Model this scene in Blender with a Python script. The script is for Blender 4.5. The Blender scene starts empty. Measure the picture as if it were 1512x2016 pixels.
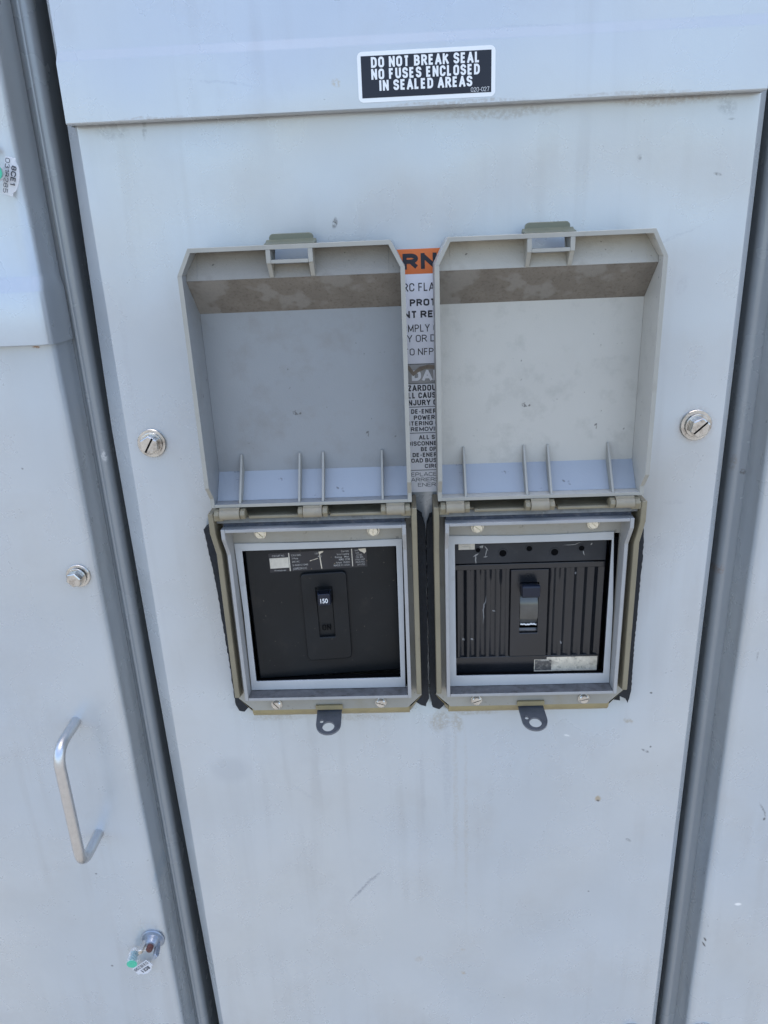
import bpy, bmesh, math, random
from mathutils import Vector, Matrix
random.seed(7)
S = bpy.context.scene
C = S.collection
MM = 0.001
R = math.radians

# ------------------------------------------------------------------ camera
cam_data = bpy.data.cameras.new("camera")
cam_data.sensor_fit = 'HORIZONTAL'
cam_data.sensor_width = 36.0
cam_data.lens = 36.0 * 1460.0 / 1512.0
cam_data.clip_start = 0.01
cam_data.clip_end = 500.0
cam = bpy.data.objects.new("camera", cam_data)
C.objects.link(cam)
rx = (0.99886836, 0.02454222, -0.04073928)
up = (0.02986603, 0.34295639, 0.93887642)
bk = (0.0370139, -0.93903067, 0.34183531)
M = Matrix(((rx[0], up[0], bk[0], -8.525*MM), (rx[1], up[1], bk[1], -583.0*MM), (rx[2], up[2], bk[2], 209.62*MM), (0, 0, 0, 1)))
cam.matrix_world = M
S.camera = cam

# ------------------------------------------------------------------ world, sun, exposure
W = bpy.data.worlds.new("World")
S.world = W
W.use_nodes = True
nt = W.node_tree
nt.nodes.clear()
sky = nt.nodes.new('ShaderNodeTexSky')
sky.sky_type = 'NISHITA'
sky.sun_disc = False
SUN_EL, SUN_AZ = 86.0, 12.0       # behind the cabinet: its front stands in open shade
sky.sun_elevation = R(SUN_EL)
sky.sun_rotation = R(SUN_AZ)
sky.air_density = 1.0
sky.dust_density = 2.0
sky.ozone_density = 0.6
bg = nt.nodes.new('ShaderNodeBackground')
bg.inputs['Strength'].default_value = 0.13
out = nt.nodes.new('ShaderNodeOutputWorld')
nt.links.new(sky.outputs[0], bg.inputs[0])
nt.links.new(bg.outputs[0], out.inputs[0])

sd = bpy.data.lights.new("sun", 'SUN')
sd.energy = 3.5
sd.angle = R(0.5)
sd.color = (1.0, 0.95, 0.87)
sun = bpy.data.objects.new("sun", sd)
C.objects.link(sun)
el, az = R(SUN_EL), R(SUN_AZ)
to_sun = Vector((math.sin(az)*math.cos(el), math.cos(az)*math.cos(el), math.sin(el)))
sun.rotation_euler = (-to_sun).to_track_quat('-Z', 'Y').to_euler()

S.view_settings.view_transform = 'Standard'
S.view_settings.look = 'None'
S.view_settings.exposure = 1.72
S.view_settings.gamma = 1.0
S.view_settings.use_curve_mapping = False

# ------------------------------------------------------------------ materials
def new_mat(name):
    m = bpy.data.materials.new(name)
    m.use_nodes = True
    t = m.node_tree
    return m, t, t.nodes['Principled BSDF']

def mat(name, base, rough=.5, metal=0., var=.05, vscale=25., bump=0., bscale=500., warp=0., spec=.5,
        dirt=None, dirt2=None, marks=(), specks=None, rvar=.0, coat=0., streak=None, alt=None):
    """procedural material: base colour with low-frequency variation, fine bump, optional dirt and localised marks (mm)"""
    m, t, b = new_mat(name)
    N, Lk = t.nodes.new, t.links.new
    tc = N('ShaderNodeTexCoord')
    b.inputs['Roughness'].default_value = rough
    b.inputs['Metallic'].default_value = metal
    b.inputs['Specular IOR Level'].default_value = spec
    b.inputs['Coat Weight'].default_value = coat
    b.inputs['Coat Roughness'].default_value = .12
    def noise(scale, det=4., rg=.55):
        n = N('ShaderNodeTexNoise')
        n.inputs['Scale'].default_value = scale
        n.inputs['Detail'].default_value = det
        n.inputs['Roughness'].default_value = rg
        Lk(tc.outputs['Object'], n.inputs['Vector'])
        return n
    def maprange(sock, a, c, d, e):
        r = N('ShaderNodeMapRange')
        r.inputs[1].default_value = a; r.inputs[2].default_value = c
        r.inputs[3].default_value = d; r.inputs[4].default_value = e
        Lk(sock, r.inputs[0])
        return r.outputs[0]
    def mix(fac, a, c):
        x = N('ShaderNodeMix'); x.data_type = 'RGBA'
        if isinstance(fac, float): x.inputs[0].default_value = fac
        else: Lk(fac, x.inputs[0])
        for sock, v in ((x.inputs[6], a), (x.inputs[7], c)):
            if isinstance(v, tuple): sock.default_value = (*v, 1)
            else: Lk(v, sock)
        return x.outputs[2]
    n0 = noise(vscale)
    f0 = maprange(n0.outputs['Fac'], .3, .7, 0., 1.)
    lo = tuple(max(0, c*(1-var)) for c in base); hi = tuple(min(1, c*(1+var)) for c in base)
    col = mix(f0, lo, hi)
    if alt: col = mix(maprange(noise(alt[1], 2.).outputs['Fac'], .35, .65, 0., 1.), col, alt[0])
    if dirt:
        dc, amt, ds, th = dirt
        f = maprange(noise(ds, 6., .65).outputs['Fac'], th, th+.22, 0., amt)
        col = mix(f, col, dc)
    if dirt2:
        dc, amt, ds, th = dirt2
        f = maprange(noise(ds, 3., .6).outputs['Fac'], th, th+.05, 0., amt)
        col = mix(f, col, dc)
    if streak:                # faint vertical rain streaks
        sc_, amt_ = streak
        ms = N('ShaderNodeMapping'); ms.inputs['Scale'].default_value = (1., 1., .06)
        Lk(tc.outputs['Object'], ms.inputs['Vector'])
        ns = N('ShaderNodeTexNoise'); ns.inputs['Scale'].default_value = sc_; ns.inputs['Detail'].default_value = 5.
        Lk(ms.outputs[0], ns.inputs['Vector'])
        f = maprange(ns.outputs['Fac'], .50, .68, 0., amt_)
        f2 = maprange(noise(5., 3.).outputs['Fac'], .42, .62, 0., 1.)
        mu = N('ShaderNodeMath'); mu.operation = 'MULTIPLY'
        Lk(f, mu.inputs[0]); Lk(f2, mu.inputs[1])
        col = mix(mu.outputs[0], col, (.37, .37, .36))
    if specks:
        sc, th, dc = specks
        v = N('ShaderNodeTexVoronoi'); v.inputs['Scale'].default_value = sc
        Lk(tc.outputs['Object'], v.inputs['Vector'])
        f1 = maprange(v.outputs['Distance'], .03, .10, 1., 0.)
        sel = maprange(v.outputs['Color'], th, th+.02, 0., .8)
        mu = N('ShaderNodeMath'); mu.operation = 'MULTIPLY'
        Lk(f1, mu.inputs[0]); Lk(sel, mu.inputs[1])
        col = mix(mu.outputs[0], col, dc)
    if marks:
        brk = maprange(noise(350., 5., .7).outputs['Fac'], .40, .56, 0., 1.)
        wob = noise(60., 3.)
        sub = N('ShaderNodeVectorMath'); sub.operation = 'SUBTRACT'
        Lk(wob.outputs['Color'], sub.inputs[0]); sub.inputs[1].default_value = (.5, .5, .5)
        scv = N('ShaderNodeVectorMath'); scv.operation = 'SCALE'
        Lk(sub.outputs[0], scv.inputs[0]); scv.inputs[3].default_value = .006
        ad = N('ShaderNodeVectorMath'); ad.operation = 'ADD'
        Lk(tc.outputs['Object'], ad.inputs[0]); Lk(scv.outputs[0], ad.inputs[1])
        for (x, z, ax, az_, ang, mc, st, broken) in marks:
            mp = N('ShaderNodeMapping'); mp.vector_type = 'TEXTURE'
            mp.inputs['Location'].default_value = (x*MM, 0, z*MM)
            mp.inputs['Rotation'].default_value = (0, R(ang), 0)
            mp.inputs['Scale'].default_value = (ax*MM, 1., az_*MM)
            Lk(ad.outputs[0], mp.inputs['Vector'])
            g = N('ShaderNodeTexGradient'); g.gradient_type = 'SPHERICAL'
            Lk(mp.outputs[0], g.inputs[0])
            f = maprange(g.outputs['Fac'], 0., .45, 0., st)
            if broken:
                mu = N('ShaderNodeMath'); mu.operation = 'MULTIPLY'
                Lk(f, mu.inputs[0]); Lk(brk, mu.inputs[1]); f = mu.outputs[0]
            col = mix(f, col, mc)
    Lk(col, b.inputs['Base Color'])
    if rvar:
        Lk(maprange(noise(18., 5.).outputs['Fac'], .3, .7, max(.03, rough-rvar), rough+rvar), b.inputs['Roughness'])
    last = None
    for amt, sc, det in ((bump, bscale, 2.), (warp, 7., 1.)):
        if amt:
            bp = N('ShaderNodeBump'); bp.inputs['Strength'].default_value = 1.
            bp.inputs['Distance'].default_value = amt
            Lk(noise(sc, det).outputs['Fac'], bp.inputs['Height'])
            if last: Lk(last, bp.inputs['Normal'])
            last = bp.outputs[0]
    if last: Lk(last, b.inputs['Normal'])
    return m

GREY = (.47, .505, .53)
dk = (.10, .10, .10); tan = (.42, .36, .27); wht = (.85, .85, .83); smudge = (.40, .42, .44); stain = (.44, .43, .40)
panel_marks = [
    (-58, 224, 2.2, 4.5, 15, dk, 1., 1), (163.5, -303, 3.6, 3.8, 0, tan, 1., 0), (163.7, -305.2, 1.6, 1.4, 0, dk, .9, 0),
    (-68, -411, 1.5, 30, 40, (.17, .18, .2), .8, 1), (-66, -409, 3., 26, 42, smudge, .6, 1),
    (32.6, -500, 2.6, 2.4, 0, tan, .9, 1), (32.4, -534, 2.8, 2.4, 0, tan, .8, 1), (-15, -514, 6, 5, 0, stain, .5, 0),
    (-213, 291, 14, 6, 0, dk, .25, 1), (-190, 292, 2, 9, 5, dk, .35, 1), (218, 288, 8, 6, 25, dk, .28, 1), (222, 280, 4, 1.0, 0, dk, .4, 1),
    (160, 259, 2, 2.5, 0, dk, .5, 1), (216, 246, 3.5, 1.2, 10, dk, .6, 1), (60, 291, 60, 4, 0, (.36, .34, .31), .6, 1), (175, 294, 45, 5, 0, (.36, .33, .30), .7, 1),
    (12, -211, 11, 14, 20, (.36, .33, .27), .7, 1), (28, -214, 7, 12, -12, (.36, .33, .27), .7, 1), (44, -203, 26, 3, 0, (.36, .33, .27), .6, 1),
    (-140, -204, 30, 4, 0, (.38, .36, .32), .6, 1), (-60, -206, 40, 4, 0, (.38, .36, .32), .5, 1),
    (26, -300, 3, 120, 0, stain, .5, 1), (36, -340, 2.4, 150, 0, stain, .5, 1), (18, -270, 5, 70, 0, smudge, .45, 1), (-6, -290, 3, 60, 0, smudge, .35, 1),
    (-190, -263, 22, 18, 0, (.43, .45, .46), .6, 0), (-175, -190, 12, 5, 0, smudge, .5, 1), (195, -355, 4, 2.2, 25, dk, .5, 1), (204, -249, 5, 1.3, 30, dk, .7, 1), (208, -245, 1.4, 1.4, 0, dk, .8, 0),
    (204, -185, 1.3, 1.3, 0, dk, .9, 0), (195, -40, 14, 12, 0, smudge, .35, 1), (208, -2, 10, 3, 0, smudge, .4, 1), (198, 170, 5, 9, 20, smudge, .4, 1), (190, 205, 24, 1.0, -20, smudge, .6, 1),
    (160, -420, 1.2, 1.2, 0, dk, .6, 0), (130, -230, 4, 1.2, 15, wht, .7, 0), (-218, 63, 16, 16, 0, (.42, .40, .36), .5, 1), (219, 63, 17, 17, 0, (.38, .32, .27), .6, 1), (-228, 130, 3, 60, 2, smudge, .3, 1),
    (186, -215, 6, 3, 20, (.36, .32, .25), .8, 1), (-122, -290, 20, 2, 40, smudge, .35, 1), (90, -450, 30, 1.2, 12, smudge, .3, 1), (181, -75, 1.8, 2.6, 0, wht, .8, 0),
]
M_PANEL = mat("grey_enamel_panel", GREY, .29, metal=.28, coat=.3, alt=((.52, .535, .53), 3.6), var=.065, vscale=5.5, streak=(70., .30), dirt=((.43, .43, .42), .35, 14., .52), bump=.00006, bscale=900., warp=.012, marks=panel_marks, rvar=.07, specks=(55., .97, (.25, .24, .22)))
hdr_marks = [(-50.7, 312, 3.5, 3.0, 0, (.45, .40, .32), .9, 1), (-130, 316, 30, 1.0, 8, smudge, .6, 1), (30, 297, 60, 1.6, 0, (.36, .33, .3), .7, 1), (150, 297, 60, 1.5, 0, (.36, .33, .3), .5, 1),
             (-180, 297, 30, 1.2, 0, (.36, .33, .3), .6, 1), (85, 340, 30, .8, 3, smudge, .4, 1)]
M_HEADER = mat("grey_enamel_header", GREY, .29, metal=.28, coat=.3, alt=((.52, .535, .53), 3.6), var=.065, vscale=5.5, streak=(70., .30), dirt=((.43, .43, .42), .35, 14., .52), bump=.00006, bscale=900., warp=.012, marks=hdr_marks, rvar=.06)
left_marks = [(-298, 142.6, 4, 1.6, 0, (.25, .14, .07), .9, 1), (-300, -52, 14, 14, 0, (.42, .40, .36), .5, 1), (-360, -120, 40, 60, 0, (.46, .48, .50), .4, 1), (-284, -400, 5, 16, 10, (.40, .46, .50), .8, 1),
              (-345, 70, 1.2, 1.6, 0, dk, .7, 0), (-330, 45, 1.2, 1.2, 0, dk, .6, 0), (-345, -390, 1.4, 1.2, 0, dk, .7, 0), (-350, -520, 1.4, 1.6, 0, dk, .7, 0), (-318, -530, 2, 3, 0, dk, .8, 1), (-300, -470, 22, 22, 0, (.45, .45, .42), .4, 1)]
M_LEFT = mat("grey_enamel_left_door", GREY, .29, metal=.28, coat=.3, alt=((.52, .535, .53), 3.6), var=.065, vscale=5.5, streak=(70., .30), dirt=((.43, .43, .42), .35, 14., .52), bump=.00006, bscale=900., warp=.012, marks=left_marks, rvar=.07, specks=(45., .975, (.25, .24, .22)))
right_marks = [(285.5, -489, 1.0, 3.0, -35, dk, .9, 0), (285, -496, 1.1, 3.6, -30, dk, .95, 0), (322, -320, 1.2, 12, -25, dk, .6, 1), (325, -331, 1.6, 2, 0, dk, .8, 0), (313, -440, 4.5, 2.2, 0, wht, .9, 0), (290, 10, 1.2, 1.2, 0, dk, .9, 0),
               (330, -215, 1., 9, 25, dk, .5, 1), (295, -150, 1., 6, 8, dk, .4, 1), (286, -470, .8, 4, -20, dk, .3, 1)]
M_RIGHT = mat("grey_enamel_right_door", GREY, .29, metal=.28, coat=.3, alt=((.52, .535, .53), 3.6), var=.065, vscale=5.5, streak=(70., .30), dirt=((.43, .43, .42), .35, 14., .52), bump=.00006, bscale=900., warp=.012, marks=right_marks, rvar=.07, specks=(45., .975, (.25, .24, .22)))
post_marks = [(-274, 45, 3, 6, 0, wht, .7, 1), (268, 20, 3, 9, 0, (.28, .24, .2), .5, 1), (277, 12, 3, 3, 0, (.12, .1, .09), .7, 1), (268, -80, 4, 6, 30, (.3, .2, .14), .5, 1)]
M_POST = mat("grey_enamel_frame", (.34, .36, .37), .25, metal=.15, var=.04, vscale=9., bump=.00005, bscale=900., marks=post_marks, rvar=.05)
M_OLIVE = mat("weathered_olive_plastic", (.225, .195, .13), .5, var=.10, vscale=30., bump=.00012, bscale=700., dirt=((.14, .12, .09), .45, 45., .52))
M_PLATE = mat("weathered_tan_plate", (.305, .29, .25), .5, var=.08, vscale=22., bump=.0001, bscale=700., dirt=((.25, .22, .15), .55, 25., .50), dirt2=((.09, .08, .07), .5, 160., .64))
M_YELLOW = mat("sun_yellowed_edge", (.29, .235, .12), .5, var=.12, vscale=40., bump=.0001, bscale=700., dirt=((.15, .12, .08), .5, 45., .52))
M_KNUCK = mat("tan_hinge_plastic", (.27, .235, .17), .5, var=.08, vscale=60., dirt=((.14, .12, .10), .5, 70., .54))
M_RING = mat("pale_grey_plastic", (.34, .335, .325), .45, var=.06, vscale=30., bump=.00008, bscale=700., dirt=((.17, .16, .15), .35, 60., .53))
M_LID = mat("grey_lid_plastic", (.25, .262, .268), .38, var=.05, vscale=14., bump=.0001, bscale=800., dirt=((.19, .18, .165), .45, 40., .52), dirt2=((.06, .055, .05), .8, 110., .70), specks=(130., .82, (.07, .06, .06)), rvar=.06)
M_LIDLOW = mat("sky_tinted_clean_lid_plastic", (.285, .315, .35), .38, var=.04, vscale=14., bump=.0001, bscale=800., dirt2=((.06, .055, .05), .8, 75., .66), specks=(150., .86, (.07, .06, .06)))  # clean plastic, sky light of the up-facing facet put into its colour
M_LID_PALE = mat("chalked_lid_plastic", (.455, .44, .395), .42, var=.05, vscale=14., bump=.0001, bscale=800., dirt=((.29, .28, .25), .45, 60., .52), dirt2=((.06, .055, .05), .8, 110., .70), specks=(130., .80, (.07, .06, .06)), rvar=.06)
M_FLANGE = mat("dusty_flange_plastic", (.285, .265, .23), .55, var=.08, vscale=30., bump=.0002, bscale=800., dirt=((.16, .14, .12), .5, 60., .53), dirt2=((.07, .06, .05), .7, 200., .68))
M_FLANGE_R = mat("pale_dusty_flange_plastic", (.40, .375, .32), .55, var=.08, vscale=30., bump=.0002, bscale=800., dirt=((.24, .21, .17), .5, 60., .53), dirt2=((.07, .06, .05), .7, 200., .68))
M_DUST = mat("dust_caked_plastic", (.185, .165, .14), .8, var=.12, vscale=60., bump=.0003, bscale=900., dirt=((.09, .075, .06), .6, 420., .5), dirt2=((.25, .24, .22), .55, 30., .555), specks=(160., .8, (.06, .05, .045)), spec=.2)
M_RIM = mat("lid_rim_plastic", (.33, .32, .28), .45, var=.06, vscale=40., dirt=((.2, .18, .15), .4, 55., .56))
M_TABOL = mat("green_grey_tab_plastic", (.155, .16, .11), .5, var=.08, vscale=50., bump=.0001, bscale=700., dirt=((.10, .09, .06), .4, 60., .52))
M_TRIM = mat("painted_trim_metal", (.45, .455, .45), .35, var=.05, vscale=40., bump=.00005, bscale=600., dirt=((.28, .25, .23), .6, 55., .60), dirt2=((.08, .07, .06), .8, 90., .72), rvar=.06)
M_GASKET = mat("black_rubber_gasket", (.009, .011, .015), .75, var=.3, vscale=200., bump=.0006, bscale=380., specks=(160., .95, (.25, .22, .18)))
M_LEDGE = mat("dusty_grey_ledge", (.25, .25, .24), .8, var=.15, vscale=60., bump=.0004, bscale=400., dirt=((.11, .10, .09), .8, 70., .5), dirt2=((.40, .39, .37), .6, 130., .66))
M_SILT = mat("dark_settled_dust", (.125, .125, .125), .9, var=.25, vscale=90., bump=.0003, bscale=700., dirt=((.06, .055, .05), .7, 140., .5), spec=.2)
M_FOAM = mat("dusty_foam_strip", (.055, .06, .075), .95, var=.3, vscale=150., bump=.0008, bscale=500., dirt=((.20, .18, .17), .7, 120., .55))
M_BLACK = mat("black_moulded_plastic", (.0065, .008, .0095), .42, var=.25, vscale=25., bump=.00005, bscale=1500., dirt=((.026, .023, .020), .5, 45., .56), dirt2=((.16, .13, .10), .5, 330., .71), rvar=.08, spec=.32)
M_BLACKR = mat("black_gloss_plastic", (.012, .013, .0155), .22, var=.2, vscale=25., bump=.00004, bscale=1500., dirt2=((.3, .3, .3), .5, 420., .74), rvar=.05, spec=.65)
M_CHAR = mat("charcoal_moulded_plastic", (.022, .024, .028), .45, var=.2, vscale=30., bump=.00005, bscale=1500., dirt=((.05, .047, .043), .4, 60., .56), rvar=.08, spec=.35)
def strokes(lst, col, st, ox, oz):
    out = []
    for (x0, z0), (x1, z1), w_ in lst:
        L = math.hypot(x1-x0, z1-z0)
        out.append(((x0+x1)/2-ox, (z0+z1)/2-oz, w_*2.2, L*.75, math.degrees(math.atan2(x1-x0, z1-z0)), col, st, 0))
    return out
M_TERM = mat("charcoal_terminal_cover", (.022, .024, .028), .45, var=.2, vscale=30., bump=.00005, bscale=1500., dirt=((.05, .047, .043), .4, 60., .56), rvar=.08, spec=.35,
    marks=strokes((((44.5, -44), (44.8, -50), .22), ((43, -44.5), (46.2, -42.8), .25), ((52.2, -35.6), (54.6, -38.6), .22), ((53.6, -38.4), (52.6, -43.4), .2), ((51.2, -44.6), (54.4, -43.8), .22), ((47.6, -35.8), (50.6, -34.8), .3), ((50.4, -35), (49.6, -37.2), .25), ((47.2, -36.8), (49.6, -36.2), .2),
                   ((120, -36.6), (131, -34.4), .16), ((135, -40.5), (137.4, -44.6), .22), ((141.4, -35.2), (142, -35.6), .5)), (.34, .33, .31), .85, 91, -93))
M_RIB = mat("black_gloss_ribbed_plastic", (.012, .013, .0155), .22, var=.2, vscale=25., bump=.00004, bscale=1500., rvar=.05, spec=.65,
    marks=strokes((((54, -85), (51.6, -106), .2), ((34, -124), (34.4, -126), .5), ((41, -123.4), (42.4, -125.4), .5), ((60, -97), (61.4, -97.4), .4), ((130, -62), (130.2, -64), .4), ((120, -128), (120.6, -130), .4)), (.3, .3, .3), .7, 91, -93))
M_GLOSS = mat("black_glossy_toggle", (.11, .108, .10), .16, metal=.45, var=.15, vscale=80., dirt2=((.1, .09, .08), .4, 300., .66))
M_GRIME = mat("brown_grime", (.10, .085, .065), .8, var=.5, vscale=500.)
M_NAVY = mat("dark_navy_plastic", (.008, .012, .024), .3, var=.1, vscale=80., spec=.4)
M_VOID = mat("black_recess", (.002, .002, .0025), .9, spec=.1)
M_SHELL = mat("grey_shell_steel", (.3, .32, .33), .5, bump=.00005)
M_ZINC = mat("zinc_plated_steel", (.60, .58, .54), .22, metal=.9, var=.12, vscale=150., bump=.0002, bscale=500., dirt=((.13, .09, .06), .75, 130., .52))
M_ZINCB = mat("brassy_zinc_steel", (.74, .71, .60), .25, metal=.75, var=.12, vscale=200., bump=.0001, bscale=600., dirt=((.25, .18, .08), .5, 220., .56))
M_STEEL = mat("dark_stained_steel", (.14, .155, .18), .36, metal=.6, var=.15, vscale=60., bump=.0001, bscale=500., dirt=((.06, .05, .05), .6, 110., .57), rvar=.08)
M_ALU = mat("brushed_aluminium", (.60, .60, .60), .33, metal=1., var=.06, vscale=200., bump=.0001, bscale=1200.)
M_BLUESTEEL = mat("blue_grey_coated_steel", (.30, .34, .40), .35, metal=.6, var=.08, vscale=100.)
M_RUST = mat("red_brown_stud", (.10, .035, .028), .6, var=.3, vscale=300., bump=.0003, bscale=700.)
M_WHITE = mat("white_vinyl", (.80, .81, .80), .4, var=.02)
M_LBLACK = mat("black_print", (.012, .014, .024), .35, var=.1, spec=.35)
M_INK = mat("black_ink", (.012, .013, .022), .45)
M_WINK = mat("white_ink", (.78, .78, .77), .5)
M_DINK = mat("worn_white_ink", (.36, .35, .33), .6, var=.4, vscale=400.)
M_ORANGE = mat("orange_vinyl", (.78, .17, .03), .38, var=.03)
M_SILVER = mat("silver_foil_label", (.90, .89, .90), .28, metal=.0, var=.06, vscale=30.)
M_LWHITE = mat("white_glossy_label", (.88, .88, .92), .25, metal=.0, var=.03)
M_FADED = mat("faded_grey_print", (.30, .30, .30), .4, metal=.4, var=.15, vscale=90.)
M_CURL = mat("peeled_brown_backing", (.24, .19, .14), .5, var=.3, vscale=120.)
M_CHIP = mat("worn_edge_grey", (.13, .13, .13), .5, var=.5, vscale=500.)
M_STICK = mat("aged_cream_sticker", (.58, .53, .44), .5, var=.10, vscale=220., dirt=((.26, .21, .15), .6, 260., .53))
M_WORNST = mat("worn_metallic_sticker", (.66, .58, .45), .4, metal=.0, var=.2, vscale=180., dirt=((.12, .10, .08), .8, 300., .52), dirt2=((.04, .04, .04), .8, 120., .66))
M_WORNDK = mat("scuffed_dark_print", (.10, .09, .08), .5, var=.3, vscale=250., dirt=((.5, .44, .34), .8, 380., .52))
M_BLABEL = mat("black_foil_nameplate", (.018, .018, .022), .28, var=.2, vscale=80., dirt2=((.32, .25, .14), .7, 300., .69))
M_GREEN = mat("green_plastic", (.06, .50, .32), .35, var=.06, vscale=150.)
M_TEAL = mat("teal_seal_core", (.10, .28, .30), .35, var=.1)

def clear_mat(name, fac, tint):
    m, t, b = new_mat(name)
    b.inputs['Base Color'].default_value = (*tint, 1)
    b.inputs['Roughness'].default_value = .12
    tr = t.nodes.new('ShaderNodeBsdfTransparent')
    mx = t.nodes.new('ShaderNodeMixShader')
    fr = t.nodes.new('ShaderNodeLayerWeight'); fr.inputs[0].default_value = .35
    mr = t.nodes.new('ShaderNodeMapRange')
    mr.inputs[3].default_value = fac; mr.inputs[4].default_value = min(1, fac+.6)
    t.links.new(fr.outputs['Facing'], mr.inputs[0])
    t.links.new(mr.outputs[0], mx.inputs[0])
    t.links.new(tr.outputs[0], mx.inputs[1]); t.links.new(b.outputs[0], mx.inputs[2])
    t.links.new(mx.outputs[0], t.nodes['Material Output'].inputs[0])
    return m
M_CLEAR = clear_mat("clear_plastic", .16, (.85, .87, .88))
M_CLEARTAG = clear_mat("clear_tag_plastic", .62, (.74, .74, .76))

# ------------------------------------------------------------------ object helpers.  Shapes are given as (x, h, z) in mm, h = distance in front of the panel face
def P(x, h, z): return Vector((x*MM, -h*MM, z*MM))

def obj(name, bm, m, parent=None, bevel=0., seg=2, sharp=30., loc=None, solid=0.):
    bmesh.ops.recalc_face_normals(bm, faces=bm.faces[:])
    me = bpy.data.meshes.new(name)
    bm.to_mesh(me); bm.free()
    for x in (m if isinstance(m, (list, tuple)) else (m,)): me.materials.append(x)
    me.polygons.foreach_set('use_smooth', [True]*len(me.polygons))
    me.set_sharp_from_angle(angle=R(sharp))
    o = bpy.data.objects.new(name, me)
    C.objects.link(o)
    if parent is not None: o.parent = parent
    if loc is not None: o.location = loc
    if bevel:
        md = o.modifiers.new("bevel", 'BEVEL')
        md.width = bevel*MM; md.segments = seg; md.limit_method = 'ANGLE'; md.angle_limit = R(35)
        md.harden_normals = False
    return o

def thing(name, label, cat, loc=(0, 0, 0), group=None):
    o = bpy.data.objects.new(name, None)
    o.empty_display_size = .02
    C.objects.link(o)
    o.location = loc
    o['label'] = label; o['category'] = cat
    if group: o['group'] = group
    return o

def tag(o, label, cat, group=None):
    o['label'] = label; o['category'] = cat
    if group: o['group'] = group
    return o

def box(bm, x, h, z, mi=0):
    vs = [bm.verts.new(P(a, b, c)) for a in x for b in h for c in z]
    for q in ((0, 1, 3, 2), (4, 6, 7, 5), (0, 4, 5, 1), (2, 3, 7, 6), (0, 2, 6, 4), (1, 5, 7, 3)):
        f = bm.faces.new([vs[i] for i in q]); f.material_index = mi
    return vs

def extr(bm, pts, lo, hi, plane, mi=0, mis=None):
    """closed polygon extruded; plane 'xz' along h, 'hz' along x, 'xh' along z"""
    def mk(p, k):
        a, b = p
        return {'xz': P(a, k, b), 'hz': P(k, a, b), 'xh': P(a, b, k)}[plane]
    A = [bm.verts.new(mk(p, lo)) for p in pts]; B = [bm.verts.new(mk(p, hi)) for p in pts]
    n = len(pts)
    fs = [bm.faces.new(A), bm.faces.new(B)]
    for i in range(n):
        f = bm.faces.new((A[i], A[(i+1) % n], B[(i+1) % n], B[i])); fs.append(f)
        f.material_index = mis[i] if mis else mi
    fs[0].material_index = fs[1].material_index = mi
    return A + B

def ring(bm, outer, inner, h0, h1):
    """solid flat ring between two same-length outlines in xz"""
    n = len(outer)
    L = [[bm.verts.new(P(p[0], h, p[1])) for p in q] for q in (outer, inner) for h in (h0, h1)]
    o0, o1, i0, i1 = L
    for k in range(n):
        j = (k+1) % n
        for a, b in ((o0, o1), (o1, i1), (i1, i0), (i0, o0)):
            bm.faces.new((a[k], a[j], b[j], b[k]))

def rrect(x0, x1, z0, z1, r, n=5):
    pts = []
    for cx, cz, a0 in ((x1-r, z1-r, 0), (x0+r, z1-r, 90), (x0+r, z0+r, 180), (x1-r, z0+r, 270)):
        for i in range(n+1):
            a = R(a0 + 90*i/n)
            pts.append((cx + r*math.cos(a), cz + r*math.sin(a)))
    return pts

def lathe(bm, prof, c, axis=Vector((0, -1, 0)), n=32, cap=True, mi=0):
    """profile [(r, d)] turned round axis from point c (x,h,z); d along the axis, mm"""
    axis = axis.normalized()
    u = axis.orthogonal().normalized(); v = axis.cross(u)
    c = P(*c)
    rows = []
    for r, d in prof:
        if r == 0: rows.append([bm.verts.new(c + axis*d*MM)])
        else: rows.append([bm.verts.new(c + axis*d*MM + (u*math.cos(2*math.pi*i/n) + v*math.sin(2*math.pi*i/n))*r*MM) for i in range(n)])
    for a, b in zip(rows, rows[1:]):
        for i in range(n):
            j = (i+1) % n
            q = ([a[0]] if len(a) == 1 else [a[i], a[j]]) + ([b[0]] if len(b) == 1 else [b[j], b[i]])
            f = bm.faces.new(q); f.material_index = mi
    if cap:
        for r in (rows[0], rows[-1]):
            if len(r) > 2: bm.faces.new(r).material_index = mi

def tube(bm, path, r, n=16):
    pts = [P(*p) for p in path]
    rows = []
    u = None
    for i, p in enumerate(pts):
        t = (pts[min(i+1, len(pts)-1)] - pts[max(i-1, 0)]).normalized()
        if u is None: u = t.orthogonal().normalized()
        u = (u - t*u.dot(t)).normalized(); v = t.cross(u)
        rows.append([bm.verts.new(p + (u*math.cos(2*math.pi*k/n) + v*math.sin(2*math.pi*k/n))*r*MM) for k in range(n)])
    for a, b in zip(rows, rows[1:]):
        for k in range(n):
            bm.faces.new((a[k], a[(k+1) % n], b[(k+1) % n], b[k]))
    bm.faces.new(rows[0]); bm.faces.new(rows[-1])

def fillet(path, rad, n=8):
    out = [path[0]]
    for a, b, c in zip(path, path[1:], path[2:]):
        a, b, c = Vector(a), Vector(b), Vector(c)
        p = b + (a-b).normalized()*rad; q = b + (c-b).normalized()*rad
        for i in range(n+1):
            t = i/n
            out.append(tuple(p*(1-t)**2 + b*2*t*(1-t) + q*t*t))
    out.append(path[-1])
    return out

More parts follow.
